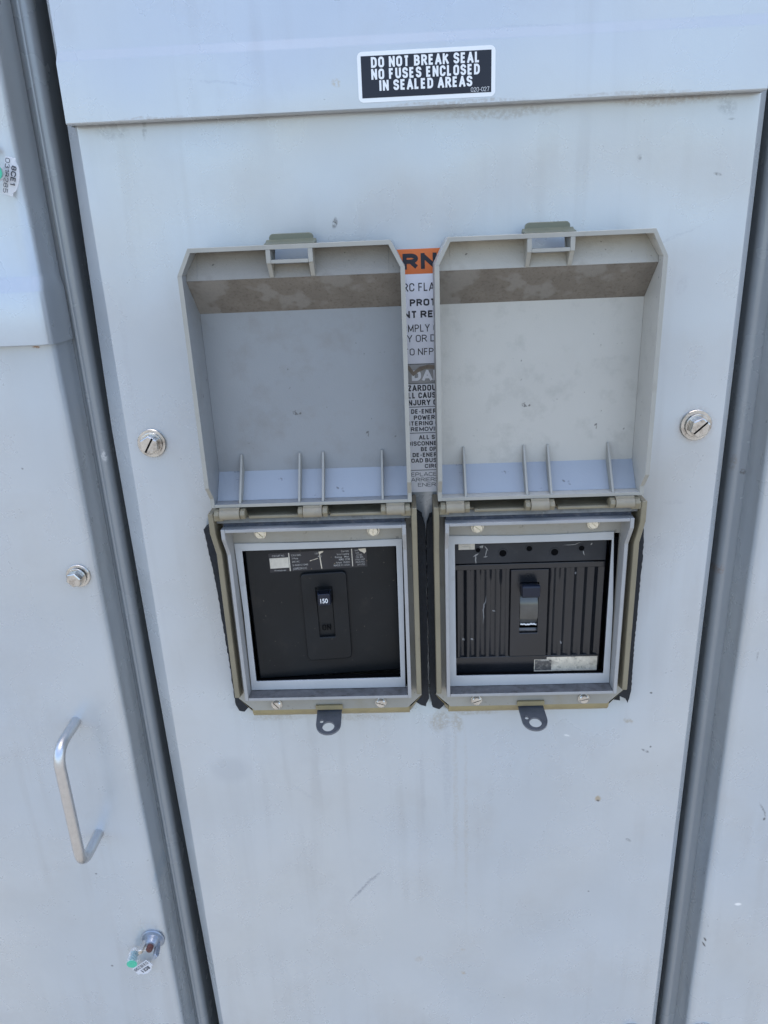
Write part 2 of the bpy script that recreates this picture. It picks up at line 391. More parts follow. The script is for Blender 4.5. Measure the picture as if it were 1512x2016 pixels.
_tcache = {}
def text_mesh(s, bold):
    k = (s, bold)
    if k not in _tcache:
        cu = bpy.data.curves.new("lettering", 'FONT')
        cu.body = s; cu.size = 1.0; cu.offset = bold; cu.fill_mode = 'FRONT' if hasattr(cu, 'fill_mode') else 'FRONT'
        cu.dimensions = '2D'; cu.resolution_u = 4
        o = bpy.data.objects.new("lettering", cu); C.objects.link(o)
        dg = bpy.context.evaluated_depsgraph_get(); dg.update()
        me = bpy.data.meshes.new_from_object(o.evaluated_get(dg))
        bpy.data.objects.remove(o); bpy.data.curves.remove(cu)
        xs = [v.co.x for v in me.vertices]
        _tcache[k] = (me, min(xs), max(xs))
    return _tcache[k]

def write_plain(bm, s, x0, x1, z, cap, h, bold=.0):
    """tiny print: built-in font scaled to the measured extents"""
    me, a, b = text_mesh(s, bold)
    capm = text_mesh("H", bold)[0]
    ch = max(v.co.y for v in capm.vertices) - min(v.co.y for v in capm.vertices)
    sx = (x1-x0)/(b-a); sy = cap/ch
    me = me.copy()
    for v in me.vertices: v.co = P(x0 + (v.co.x-a)*sx, h, z + v.co.y*sy)
    bm.from_mesh(me)
    bpy.data.meshes.remove(me)

def qa(cx, cy, rx_, ry_, a0, a1, n=6):
    return [(cx + rx_*math.cos(R(a0+(a1-a0)*i/n)), cy + ry_*math.sin(R(a0+(a1-a0)*i/n))) for i in range(n+1)]
RX_, RY_ = .46, .24
O_ = qa(1-RX_, 1-RY_, RX_, RY_, 0, 90) + qa(RX_, 1-RY_, RX_, RY_, 90, 180) + qa(RX_, RY_, RX_, RY_, 180, 270) + qa(1-RX_, RY_, RX_, RY_, 270, 360)
C_ = [(1, .68)] + qa(1-RX_, 1-RY_, RX_, RY_, 0, 90) + qa(RX_, 1-RY_, RX_, RY_, 90, 180) + qa(RX_, RY_, RX_, RY_, 180, 270) + qa(1-RX_, RY_, RX_, RY_, 270, 360) + [(1, .32)]
S_ = [(1, .74)] + qa(.54, .78, .46, .22, 0, 90) + qa(.46, .78, .46, .24, 90, 180)[0:] + qa(.42, .76, .42, .22, 180, 250, 4) + qa(.56, .26, .44, .24, 70, 0, 4) + qa(.54, .22, .46, .22, 0, -90) + qa(.46, .22, .46, .22, -90, -180) + [(0, .27)]
PB = lambda y0, y1, x=1.: [(0, y1), (x*.5, y1)] + qa(x*.5, (y0+y1)/2, x*.5, (y1-y0)/2, 90, -90, 10) + [(0, y0)]
GL = {   # glyph: (relative width, [(closed, centre line in a unit box)])
 'A': (1.06, [(0, [(-.04, 0), (.47, 1)]), (0, [(.53, 1), (1.04, 0)]), (0, [(.2, .28), (.8, .28)])]), 'B': (1., [(0, [(0, 0), (0, 1)]), (0, PB(.53, 1, .92)), (0, PB(0, .53))]),
 'C': (1., [(0, C_)]), 'D': (1., [(0, [(0, 0), (0, 1)]), (0, [(0, 1), (.45, 1)] + qa(.45, .68, .55, .32, 90, 0) + qa(.45, .32, .55, .32, 0, -90) + [(0, 0)])]),
 'E': (.84, [(0, [(1, 1), (0, 1), (0, 0), (1, 0)]), (0, [(0, .52), (.9, .52)])]), 'F': (.80, [(0, [(1, 1), (0, 1), (0, 0)]), (0, [(0, .5), (.88, .5)])]),
 'G': (1.02, [(0, C_[:-1] + [(1, .45), (.55, .45)])]), 'H': (1., [(0, [(0, 0), (0, 1)]), (0, [(1, 0), (1, 1)]), (0, [(0, .52), (1, .52)])]),
 'I': (0., [(0, [(.5, 0), (.5, 1)])]), 'J': (.85, [(0, [(1, 1), (1, .24)] + qa(.5, .24, .5, .24, 0, -180, 10) + [(0, .34)])]),
 'K': (1.04, [(0, [(0, 0), (0, 1)]), (0, [(1, 1), (.05, .42)]), (0, [(.36, .6), (1, 0)])]), 'L': (.80, [(0, [(0, 1), (0, 0), (1, 0)])]),
 'M': (1.3, [(0, [(0, 0), (0, 1)]), (0, [(0, .97), (.5, .1)]), (0, [(.5, .1), (1, .97)]), (0, [(1, 0), (1, 1)])]), 'N': (1.03, [(0, [(0, 0), (0, 1)]), (0, [(.02, .97), (.98, .03)]), (0, [(1, 0), (1, 1)])]), 'O': (1.02, [(1, O_)]),
 'P': (.96, [(0, [(0, 0), (0, 1)]), (0, PB(.46, 1))]), 'Q': (1.02, [(1, O_), (0, [(.6, .28), (1.02, -.04)])]),
 'R': (1.02, [(0, [(0, 0), (0, 1)]), (0, PB(.48, 1, .96)), (0, [(.5, .48), (1, 0)])]), 'S': (.96, [(0, S_)]), 'T': (.96, [(0, [(0, 1), (1, 1)]), (0, [(.5, 1), (.5, 0)])]),
 'U': (1., [(0, [(0, 1), (0, .3)] + qa(.5, .3, .5, .3, 180, 360, 12) + [(1, 1)])]), 'V': (1.04, [(0, [(-.03, 1), (.47, 0)]), (0, [(.53, 0), (1.03, 1)])]), 'W': (1.4, [(0, [(0, 1), (.25, 0)]), (0, [(.27, 0), (.5, .9)]), (0, [(.5, .9), (.73, 0)]), (0, [(.75, 0), (1, 1)])]),
 'Y': (1.04, [(0, [(0, 1), (.5, .46), (1, 1)]), (0, [(.5, .46), (.5, 0)])]), 'Z': (.95, [(0, [(0, 1), (1, 1)]), (0, [(.96, .97), (.04, .03)]), (0, [(0, 0), (1, 0)])]), '-': (.5, [(0, [(0, .42), (1, .42)])]),
 '0': (.92, [(1, O_)]), '1': (.42, [(0, [(0, .76), (1, 1), (1, 0)])]), '2': (.92, [(0, [(0, .72)] + qa(.5, .74, .5, .26, 180, -20, 10) + [(0, 0), (1, 0)])]),
 '3': (.92, [(0, [(0, .8)] + qa(.5, .77, .45, .23, 160, -80, 9) + qa(.5, .27, .5, .27, 80, -165, 10))]), '5': (.92, [(0, [(.92, 1), (.1, 1), (.04, .52)] + qa(.5, .3, .5, .3, 130, -160, 12))]),
 '7': (.9, [(0, [(0, 1), (1, 1), (.35, 0)])]), '8': (.94, [(1, qa(.5, .76, .44, .24, 0, 360, 16)[:-1]), (1, qa(.5, .27, .5, .27, 0, 360, 16)[:-1])]), '9': (.92, [(1, qa(.5, .70, .5, .30, 0, 360, 16)[:-1]), (0, [(1, .68)] + qa(.5, .26, .5, .26, 0, -160, 8))]),
}
def write(bm, s, x0, x1, z, cap, h, pre="", post="", bold=.02, slope=0., frame=None):
    """signwriter's sans: s runs from x0 to x1 (mm) on baseline z with capital height cap; pre and post continue it on either side"""
    t = cap*(.058 + bold*1.5)                 # half stroke
    gap = cap*.15; space = cap*.36
    W0 = cap*.52 - 2*t
    def fixed(st):       # strokes and gaps, which do not stretch
        return sum(space - gap if c == ' ' else 2*t for c in st) + gap*(len(st)-1)
    def flex(st): return sum(0 if c == ' ' else GL[c][0]*W0 for c in st)
    k = max(.25, (x1-x0-fixed(s))/flex(s))
    def adv(c): return space if c == ' ' else GL[c][0]*W0*k + 2*t + gap
    pen = x0 - sum(adv(c) for c in pre)
    lift = 0.
    for c in pre + s + post:
        if c != ' ':
            w = GL[c][0]*W0*k
            for closed, line in GL[c][1]:
                pts = []
                for u, v in line:
                    q = Vector((pen + t + u*w, z + t + v*(cap-2*t)))
                    if not pts or (q - pts[-1]).length > 1e-4: pts.append(q)
                n = len(pts); L, Rr = [], []
                for i in range(n):
                    a = pts[i-1] if (i or closed) else None
                    e = pts[(i+1) % n] if (i < n-1 or closed) else None
                    d0 = (pts[i]-a).normalized() if a is not None else None
                    d1 = (e-pts[i]).normalized() if e is not None else None
                    if d0 is None: d0 = d1
                    if d1 is None: d1 = d0
                    n0 = Vector((-d0.y, d0.x)); n1 = Vector((-d1.y, d1.x))
                    m = (n0+n1)
                    m = m.normalized() if m.length > .2 else n0
                    m = m*(t/max(.42, m.dot(n0)))
                    p = pts[i]
                    if not closed and i in (0, n-1) and (p.y < z+t*1.01 or p.y > z+cap-t*1.01) and abs(d0.y) > .8:
                        p = p + (d0 if i else -d0)*t          # stems run the full capital height
                    L.append(p+m); Rr.append(p-m)
                lift += .004
                def mk(q):
                    q = Vector((q.x, max(z-cap*.03, min(z+cap*1.03, q.y))))
                    if frame:
                        o_, d_, u_ = frame
                        return bm.verts.new(o_ + d_*(q.x*MM) + u_*(q.y*MM) + d_.cross(u_)*lift*MM*FS)
                    return bm.verts.new(P(q.x, h+lift, q.y))
                A = [mk(q) for q in L]; B = [mk(q) for q in Rr]
                for i in range(n if closed else n-1):
                    j2 = (i+1) % n
                    bm.faces.new((A[i], A[j2], B[j2], B[i]))
                if lift > .10: lift = 0.
        pen += adv(c)
FS = 1.

def arc(cx, cy, r, a0, a1, n):
    return [(cx + r*math.cos(R(a0+(a1-a0)*i/n)), cy + r*math.sin(R(a0+(a1-a0)*i/n))) for i in range(n+1)]

# ------------------------------------------------------------------ setting: ground in front of the cabinet
g = bmesh.new()
vs = [g.verts.new(v) for v in ((-60, -60, -1.36), (60, -60, -1.36), (60, 60, -1.36), (-60, 60, -1.36))]
g.faces.new(vs)
M_GROUND = mat("asphalt_ground", (.13, .129, .127), .9, var=.12, vscale=2., dirt=((.09, .085, .08), .5, 5., .5))
gr = obj("ground", g, M_GROUND)
gr['kind'] = 'structure'

# ------------------------------------------------------------------ cabinet frame: posts in the dark gaps and the steel shell behind
ZB, ZT = -1250., 760.
BASE = (0, 0, ZB*MM); UNBASE = (0, 0, -ZB*MM)
fr = thing("cabinet_frame", "recessed grey steel frame with rounded posts seen in the gaps beside the centre panel", "cabinet frame", BASE)
for s in (-1, 1):
    b = bmesh.new()
    e = 0. if s < 0 else 4.5
    prof = [(s*330, -37), (s*283.6, -37), (s*282.6, -36.4), (s*281.4, -34.6), (s*280.4, -33.8), (s*(279.4-e*.4), -33.6), (s*(278.6-e*.7), -34.0)]
    prof += [(s*(277.6 - e - 7.6*math.sin(R(a))), -41.2 + 7.6*math.cos(R(a))) for a in range(0, 91, 10)]
    prof += [(s*(270-e), -110), (s*330, -110)]
    extr(b, prof, ZB, ZT, 'xh')
    obj("post", b, M_POST, fr, sharp=40, loc=UNBASE)
    b = bmesh.new(); box(b, (s*251, s*265.3) if s > 0 else (-269.8, -257), (-90, -78), (ZB, ZT)); obj("gap_blackout", b, M_VOID, fr, loc=UNBASE)  # black strip added in the slot to make the gap read dark
b = bmesh.new()
box(b, (-760, 760), (-820, -800), (ZB, ZT)); box(b, (-780, -760.5), (-820, -40), (ZB, ZT)); box(b, (760.5, 780), (-820, -40), (ZB, ZT))
box(b, (-790, 790), (-830, -2), (ZT+2, ZT+30)); box(b, (-790, 790), (-830, -20), (ZB-110, ZB-2))
obj("shell", b, M_SHELL, fr, loc=UNBASE)

# ------------------------------------------------------------------ centre panel with two breaker openings
LX, RX = -87.2, 91.6            # centre lines of the two breaker enclosures
pn = thing("centre_panel", "large flat pale grey centre panel carrying the two breaker enclosures", "panel", BASE)
b = bmesh.new()
zs = [ZB, -613, -290, -178, -28, 73, 297, ZT]
xs = [-237, LX-70, LX+70, RX-70, RX+70, 239]
def outer_left(z):
    k = [(ZB, -247.4), (-613, -247.4), (-290, -252.0), (-178, -252.9), (-28, -254.1), (73, -254.7), (297, -249.6), (ZT, -249)]
    return dict(k)[z]
rows = []
for z in zs:
    xo = outer_left(z)
    cols = [(xo-.2, -77), (xo-.2, -13.2), (xo+.4, -12.2), (-238.9, -1.3), (-238.1, -.45), (-237.5, -.1)] + [(x, 0) for x in xs] + [(239.5, -.1), (240.1, -.45), (240.9, -1.3), (248.4, -11.6), (248.9, -12.6), (248.9, -77)]
    rows.append([b.verts.new(P(x, h, z)) for x, h in cols])
for i in range(len(zs)-1):
    for j in range(len(rows[0])-1):
        if zs[i] == -178 and j in (7, 9): continue
        b.faces.new((rows[i][j], rows[i][j+1], rows[i+1][j+1], rows[i+1][j]))
o = obj("sheet", b, M_PANEL, pn, sharp=28, loc=UNBASE)
md = o.modifiers.new("thickness", 'SOLIDIFY'); md.thickness = 1.8*MM; md.offset = -1

def hex_bolt(parent, x, z, wr, hr, hh, slot, ang, tilt=(0, 0), h0=0., loc=UNBASE, m=M_ZINC):
    b = bmesh.new()
    lathe(b, [(wr*.45, 0), (wr, 0), (wr, 1.5), (wr-.5, 2.1), (wr*.45, 2.2)], (x, h0, z), n=40)
    w = obj("bolt", b, m, parent, sharp=30, loc=loc)
    b = bmesh.new()
    ax = Vector((tilt[0], -1, tilt[1]))
    lathe(b, [(hr*1.14, 2.1), (hr*1.14, 3.2), (hr*.98, 3.4)], (x, h0, z), ax, n=32)
    a = ax.normalized(); u = Vector((1, 0, 0)); u = (u - a*u.dot(a)).normalized(); v = a.cross(u)
    def pt(r, an, d): return P(x, h0, z) + a*d*MM + (u*math.cos(R(an)) + v*math.sin(R(an)))*r*MM
    lo = [b.verts.new(pt(hr, ang+60*k, 3.4)) for k in range(6)]; mi_ = [b.verts.new(pt(hr, ang+60*k, 3.4+hh-.6)) for k in range(6)]
    hi = [b.verts.new(pt(hr*.86, ang+60*k, 3.4+hh)) for k in range(6)]
    for A, B in ((lo, mi_), (mi_, hi)):
        for k in range(6): b.faces.new((A[k], A[(k+1) % 6], B[(k+1) % 6], B[k]))
    b.faces.new(lo)
    b.faces.new(hi)
    obj("bolt_head", b, m, w, bevel=.3, sharp=25)
    if slot:
        b = bmesh.new()
        d = (u*math.cos(R(slot)) + v*math.sin(R(slot))); e = a.cross(d)
        cc = P(x, h0, z) + a*(3.4+hh+.05)*MM
        q = [cc + d*sx*hr*.82*MM + e*sy*.75*MM for sx, sy in ((-1, -1), (1, -1), (1, 1), (-1, 1))]
        va = [b.verts.new(p) for p in q]; vb = [b.verts.new(p - a*1.2*MM) for p in q]
        b.faces.new(va); b.faces.new(vb)
        for k in range(4): b.faces.new((va[k], va[(k+1) % 4], vb[(k+1) % 4], vb[k]))
        obj("slot", b, M_VOID, w)
    return w
hex_bolt(pn, -218.1, 63.4, 11.8, 8.0, 6.0, 58, 30)
hex_bolt(pn, 218.8, 63.3, 12.4, 8.2, 6.6, 42, 20, tilt=(.08, -.05))
hex_bolt(pn, 217.5, -624, 11.8, 7.6, 4.6, 70, 10)

# ------------------------------------------------------------------ header cover above the centre panel
hd = thing("header_cover", "grey folded sheet header cover above the centre panel carrying the black safety sticker", "cover", (0, 0, .295))
b = bmesh.new()
rows = []
for z, h, xi in ((295.3, 4, 0), (295.3, 11.2, 0), (296, 12, 0), (332.6, 12, .2), (334.1, 11.7, .4), (339, 9.5, .9), (340.6, 9.2, 1), (560, 9, 1), (ZT, 9, 1)):
    L_, R_ = -240.0+xi, 238.4-xi
    cols = [(L_-1.2, h-22), (L_-1.0, h-1.5), (L_-.4, h-.4), (L_+.8, h)] + [(L_+ (R_-L_)*k/8, h) for k in range(1, 8)] + [(R_-.8, h), (R_+.4, h-.4), (R_+1.0, h-1.5), (R_+1.2, h-22)]
    rows.append([b.verts.new(P(x, hh, z-295)) for x, hh in cols])
for A, B in zip(rows, rows[1:]):
    for k in range(len(A)-1): b.faces.new((A[k], A[k+1], B[k+1], B[k]))
# marks are placed in panel coordinates, so the sheet keeps its own origin at the panel origin
bmesh.ops.translate(b, verts=b.verts[:], vec=(0, 0, .295))
o = obj("folded_sheet", b, M_HEADER, hd, sharp=35, loc=(0, 0, -.295))

# ------------------------------------------------------------------ left door with its cover, right door
def door_profile(s, xe, front):
    """(x,h) outline: flat front to a rounded edge at xe, then a side wall going back"""
    r = 8.
    pr = [(s*760, front)]
    pr += [(xe + s*r - s*r*math.sin(R(a)), front - r + r*math.cos(R(a))) for a in range(0, 91, 10)]
    pr += [(xe, -36), (xe + s*2, -36), (xe + s*2, -44), (s*760, -44)]
    return pr
ld = thing("left_door", "grey cabinet door at the left with a silver pull handle, hex bolt and sealed wing nut", "cabinet door", BASE)
b = bmesh.new(); extr(b, door_profile(-1, -284.8, 0), ZB, 150, 'xh')
obj("door_leaf", b, M_LEFT, ld, sharp=25, loc=UNBASE)
hex_bolt(ld, -300.4, -52.9, 10.6, 7.2, 6.4, 0, 12, tilt=(-.14, -.10))
b = bmesh.new()
tube(b, fillet([(-331, -1, -203.7), (-330.5, 43, -204.5), (-331.6, 43, -336.3), (-332.4, -1, -337.1)], 19, 10), 5.0, 20)
obj("pull_handle", b, M_ALU, ld, sharp=60, loc=UNBASE)
# wing-nut latch
b = bmesh.new()
lathe(b, [(4, 0), (12.4, 0), (12.4, 1.6), (11.6, 2.3), (9.4, 2.1), (7.6, 2.6), (7.0, 4.2), (6.2, 8), (5.2, 9.4), (3.5, 9.6)], (-298, 0, -480), n=36)
lk = obj("wing_nut", b, M_BLUESTEEL, ld, sharp=35, loc=UNBASE)
b = bmesh.new()
lathe(b, [(3.4, 4), (3.4, 14), (2.9, 15), (0, 15)], (-298.2, 0, -480), n=20)
obj("stud", b, M_RUST, lk, sharp=35)
for dx, dz, px, pz in ((-6.6, 1.0, -3.0, .4), (5.2, -4.4, 1.6, -2.4)):
    b = bmesh.new()
    n_ = Vector((dx, 0, dz)).normalized(); t_ = Vector((-n_.z, 0, n_.x))
    pa = [(4.0, 2.5), (5.2, 8), (6.4, 17), (9.8, 19), (11.2, 16.5), (10.0, 8), (7.4, 2.5)]
    A = []; B = []
    for rr, hh in pa:
        c_ = P(-298, hh, -480) + n_*rr*MM
        A.append(b.verts.new(c_ + t_*2.7*MM)); B.append(b.verts.new(c_ - t_*2.7*MM))
    b.faces.new(A); b.faces.new(B)
    for k in range(len(A)): b.faces.new((A[k], A[(k+1) % len(A)], B[(k+1) % len(A)], B[k]))
    obj("wing", b, M_BLUESTEEL if dx > 0 else M_ZINC, lk, bevel=.5)

lc = thing("left_cover", "grey folded cover over the left door with a rounded edge and bottom lip at left", "cover", (0, 0, .145))
b = bmesh.new()
rows = []
for z, f in ((145.2, -2), (145.2, 7), (146, 8), (184.5, 8), (186.2, 7.6), (195, 3.2), (197, 2.7), (300, 2.5), (ZT, 2.5)):
    pr = door_profile(-1, -284.6 + (1.6 if 145 < z < 192 else (.8 if z < 196 else 0)), f if f > 0 else -2)[:-4] + [(-284.4 + (1.6 if z < 192 else 0), -34)]
    rows.append([b.verts.new(P(x, h, z)) for x, h in pr])
for A, B in zip(rows, rows[1:]):
    for k in range(len(A)-1): b.faces.new((A[k], A[k+1], B[k+1], B[k]))
o = obj("folded_sheet", b, M_LEFT, lc, sharp=40, loc=(0, 0, -.145))
b = bmesh.new()
lathe(b, [(2.2, .4), (2.2, 12), (1.8, 12.6), (0, 12.6)], (-297.6, 0, 283.6), n=20)
lathe(b, [(4.5, .4), (4.5, 1.6), (3, 1.8)], (-297.6, 0, 283.6), n=24)
obj("sealing_screw", b, M_ZINC, lc, loc=(0, 0, -.145))

rd = thing("right_door", "plain grey cabinet door at the right edge with dark scratches low on its face", "cabinet door", BASE)
b = bmesh.new(); extr(b, door_profile(1, 279.6, 0), ZB, ZT, 'xh')
obj("door_leaf", b, M_RIGHT, rd, sharp=25, loc=UNBASE)
hex_bolt(rd, 295.5, -627, 15, 8.6, 4.6, 40, 10, m=M_ZINC)

# ------------------------------------------------------------------ stickers
st = thing("safety_sticker", "white bordered black sticker on the header cover reading DO NOT BREAK SEAL", "sticker", P(10.2, 12, 314.5))
def loc_of(t): return tuple(-v for v in t.location)
b = bmesh.new(); extr(b, rrect(-36, 56.6, 299.4, 329.6, 3.4), 12.06, 12.25, 'xz')
obj("white_border", b, M_WHITE, st, loc=loc_of(st))
b = bmesh.new(); box(b, (-33.5, 53.9), (12.3, 12.34), (302.0, 327.0))
obj("black_field", b, M_LBLACK, st, loc=loc_of(st))
b = bmesh.new()
write(b, "DO NOT BREAK SEAL", -26.7, 46.2, 319.9, 6.3, 12.4, bold=.033)
write(b, "NO FUSES ENCLOSED", -26.8, 46.1, 312.9, 6.3, 12.4, bold=.033)
write(b, "IN SEALED AREAS", -21.6, 41.1, 306.05, 6.3, 12.4, bold=.033)
write(b, "020-027", 40.2, 52.5, 302.7, 2.6, 12.4, bold=-.012)
obj("lettering", b, M_WHITE, st, loc=loc_of(st))

wl = thing("warning_label", "orange and white warning label on the panel showing between the two open lids", "label", P(3, 0, 160))
b = bmesh.new(); box(b, (-42, 47), (.06, .2), (119.6, 186.1)); obj("white_field", b, M_LWHITE, wl, loc=loc_of(wl))
b = bmesh.new(); box(b, (-42, 47), (.06, .2), (186.2, 203.9)); obj("orange_banner", b, M_ORANGE, wl, loc=loc_of(wl))
b = bmesh.new()
for s, x0, x1, z, cap, pre, post, bo in (
        ("RN", -9.5, 15.8, 189.6, 11.2, "WA", "ING", .05), ("C FLA", -5.1, 13.7, 173.8, 5.9, "AR", "SH", .004), ("PROT", -5.1, 14.8, 163.0, 5.1, "", "ECTIVE", .04),
        ("T RE", -4.4, 12.6, 154.3, 5.2, "EQUIPMEN", "QUIRED", .04), ("MPLY", -7.0, 9.6, 143.8, 5.5, "CO", " CAN", .004), ("Y OR D", -7.9, 13.9, 136.2, 5.3, "INJUR", "EATH", .004), ("O NFP", -6.2, 12.3, 126.1, 5.2, "T", "A", .004)):
    write(b, s, x0, x1, z, cap, .28, pre, post, bo)
obj("lettering", b, M_INK, wl, loc=loc_of(wl))

dl = thing("danger_label", "silver danger label with black text below the orange label between the lids", "label", P(3, 0, 66))
b = bmesh.new(); box(b, (-40, 45), (.06, .2), (14.2, 119.2)); obj("silver_field", b, M_SILVER, dl, loc=loc_of(dl))
b = bmesh.new(); box(b, (-40, 45), (.24, .27), (104.2, 118.8)); obj("faded_banner", b, M_FADED, dl, loc=loc_of(dl))
b = bmesh.new()
for z in (119.15, 104.0, 85.4, 64.2, 33.0): box(b, (-38, 43), (.24, .28), (z-.25, z+.25))
for s, x0, x1, z, cap, pre, post, bo in (
        ("ZARDOU", -8.5, 13.7, 98.2, 4.7, "HA", "S", .032), ("LL CAUS", -8.4, 13.4, 92.4, 4.5, "WI", "E", .032), ("NJURY", -8.4, 9.1, 86.7, 4.4, "I", " OR", .032),
        ("DE-ENER", -6.4, 13.6, 80.0, 3.7, "", "GIZE", .032), ("POWER", -4.4, 12.4, 75.0, 3.6, "", "", .032), ("TERING", -7.0, 10.7, 70.4, 3.5, "EN", " OR", .032), ("REMOVI", -7.1, 12.0, 65.7, 3.4, "", "NG", .032),
        ("ALL S", -.6, 12.1, 58.8, 3.6, "", "ERVICE", .032), ("ISCONNE", -6.6, 13.6, 53.7, 3.6, "D", "CTS", .032), ("BE O", .6, 10.2, 49.0, 3.5, "", "PEN", .032), ("DE-ENER", -6.2, 13.6, 44.2, 3.5, "", "GIZE", .032), ("OAD BUS", -7.4, 13.2, 39.5, 3.5, "L", "", .032), ("CIR", 3.5, 11.1, 34.7, 3.4, "", "CUIT", .032),
        ("EPLACE", -7.7, 13.2, 27.8, 3.3, "R", "", .0), ("ARRIER", -8.0, 11.5, 23.3, 3.2, "B", "S", .0), ("ENER", -2.5, 12.4, 18.8, 3.2, "", "GIZED", .0)):
    write(b, s, x0, x1, z, cap, .3, pre, post, bo)
obj("lettering", b, M_INK, dl, loc=loc_of(dl))
b = bmesh.new(); write(b, "DA", -5.1, 10.7, 106.2, 8.2, .32, "", "NGER", .05); obj("pale_lettering", b, M_SILVER, dl, loc=loc_of(dl))
b = bmesh.new()          # flap of peeled film lifting off the banner
pts = [(-9, 117), (-6, 112.5), (-4, 110), (0, 113), (6, 115.5), (14, 115), (16, 117.2), (8, 118.6), (1, 117), (-3.6, 113.6), (-7, 118.5)]
extr(b, pts, .4, .9, 'xz'); obj("peeled_film", b, M_CURL, dl, loc=loc_of(dl))

# ------------------------------------------------------------------ breaker enclosures
def make_enclosure(cx, label, lidm, right):
    t = thing("breaker_enclosure", label, "enclosure", P(cx, 0, -196.5), "breaker enclosures on the centre panel")
    lo = (0, P(0, 0, 0).y, .1965)
    def part(n, b, m, par=t, **k): return obj(n, b, m, par, loc=(lo if par is t else None), **k)
    # --- base: side walls with the stepped front edge, top wall, sill plate, bottom skirt
    b = bmesh.new()
    side = [(3, -172), (25, -165), (25, -26.5), (36, -4), (36, 13), (3, 13)]
    for s in (-1, 1):
        extr(b, side, s*78.4, s*82.8, 'hz')
        box(b, (s*70.5, s*78.3), (28, 35.9), (6.5, 12.9))
    box(b, (-78.3, 78.3), (3, 27.9), (7.2, 9.4))
    box(b, (-78.3, 78.3), (3, 9), (-28, 7.1))
    for x0, x1 in ((-50.8, -8.2), (14.2, 57.2)): box(b, (x0, x1), (27.95, 34), (7.3, 9.9))
    part("base", b, M_OLIVE, bevel=.7)
    b = bmesh.new()
    extr(b, [(12.1, 2.7), (30.5, 2.7), (29.5, 4.2), (27.5, 7.05), (12.1, 7.05)], -78.2, 78.2, 'hz')
    part("dust_ledge", b, M_LEDGE, bevel=.6)
    b = bmesh.new()
    # sill plate with the chamfered lower corners; opening inside the ring
    outer = [(-78.3, 7.1), (78.3, 7.1), (78.3, -166), (83, -174), (70.0, -187.2), (-70.0, -187.2), (-83, -174), (-78.3, -166)]
    inner = [(-70.6, -22.5), (70.6, -22.5), (70.6, -164.6), (70.7, -164.7), (70, -165), (-70, -165), (-70.7, -164.7), (-70.6, -164.6)]
    ring(b, outer, inner, 9.2, 12)
    part("sill_plate", b, M_PLATE, bevel=.5)
    b = bmesh.new()
    prof = [(3, -186), (3, -197.2), (5, -197), (7.4, -195.8), (9.8, -193), (11.5, -190), (12, -187.3), (11.9, -184)]
    extr(b, prof, -71.8, 71.8, 'hz')
    for s in (-1, 1):
        q = [b.verts.new(P(s*x, h, z)) for x, h, z in ((71.9, 3, -197), (85.5, 3, -177.5), (83.1, 12, -174.2), (71.9, 12, -187.3), (74, 3, -185), (74, 11.8, -185))]
        for f in ((0, 1, 2, 3), (0, 1, 4), (3, 2, 5), (1, 2, 5, 4), (0, 3, 5, 4)): b.faces.new([q[i] for i in f])
    part("bottom_skirt", b, M_YELLOW, bevel=.6)
    # --- inner ring
    b = bmesh.new()
    rs = [(12.05, -168.6), (25, -168.6), (25, -27), (36, -9), (36, -.8), (12.05, -.8)]
    for s in (-1, 1): extr(b, rs, s*70.8, s*73.9, 'hz')
    box(b, (-70.7, 70.7), (12.05, 35.95), (-3.6, -.85)); box(b, (-70.7, 70.7), (12.05, 24.95), (-168.55, -165.6), 1)
    bmesh.ops.recalc_face_normals(b, faces=b.faces[:])
    for f in b.faces: f.material_index = 1 if (f.material_index == 1 and f.normal.z > .5) else 0
    part("inner_ring", b, [M_RING, M_SILT], bevel=.35)
    b = bmesh.new()
    ring(b, [(-77, -18), (77, -18), (77, -172), (-77, -172)], [(-66.5, -30), (66.5, -30), (66.5, -158.5), (-66.5, -158.5)], 1.2, 9.0)
    part("opening_blackout", b, M_VOID)  # added black ring that keeps the gap round the trim frame dark
    b = bmesh.new()
    n = 60
    up_ = []; 
    for k in range(n+1):
        x = -73 + 146*k/n
        up_.append((x, 2.6 + random.uniform(-.5, .5)))
    extr(b, [(-73, -.6)] + up_ + [(73, -.6)], 12.1, 29, 'xz')
    part("foam_strip", b, M_FOAM, sharp=50)
    # --- screws
    offs = ((45.3-RX, -13.6), (139.6-RX, -13.2), (44.8-RX, -180.4), (140.3-RX, -180.8)) if right else ((-134.7-LX, -13.5), (-40.5-LX, -13.7), (-135.9-LX, -180.7), (-41.2-LX, -180.8))
    angs = (-40, -45, 20, 15) if right else (-42, 85, -50, -18)
    for (x, z), an in zip(offs, angs):
        b = bmesh.new()
        lathe(b, [(5.0, 12), (5.0, 13.2), (3.0, 13.3)], (x, 0, z), n=28)
        d = Vector((math.cos(R(an)), 0, math.sin(R(an)))); e = Vector((-d.z, 0, d.x))
        for sg in (-1, 1):      # two half discs leave the slot open
            pts = [d*4.4*math.cos(R(a)) + e*sg*(max(.55, 4.4*math.sin(R(a)))) for a in range(0, 181, 12)]
            A = [b.verts.new(P(x+p.x, 13.2, z+p.z)) for p in pts]; B = [b.verts.new(P(x+p.x*.98, 14.8, z+p.z*.98)) for p in pts]
            T = [b.verts.new(P(x+p.x*.8, 15.6, z+p.z*.8)) for p in pts]
            for U, V in ((A, B), (B, T)):
                for k in range(len(U)): b.faces.new((U[k], U[(k+1) % len(U)], V[(k+1) % len(U)], V[k]))
            b.faces.new(T)
        part("screw", b, M_ZINCB if z > -100 else M_ZINC, sharp=30)
    # --- hasp: a steel tab standing out below the ring, with two holes
    hx = (93.2-RX) if right else (-88.3-LX)
    b = bmesh.new()
    n = 40
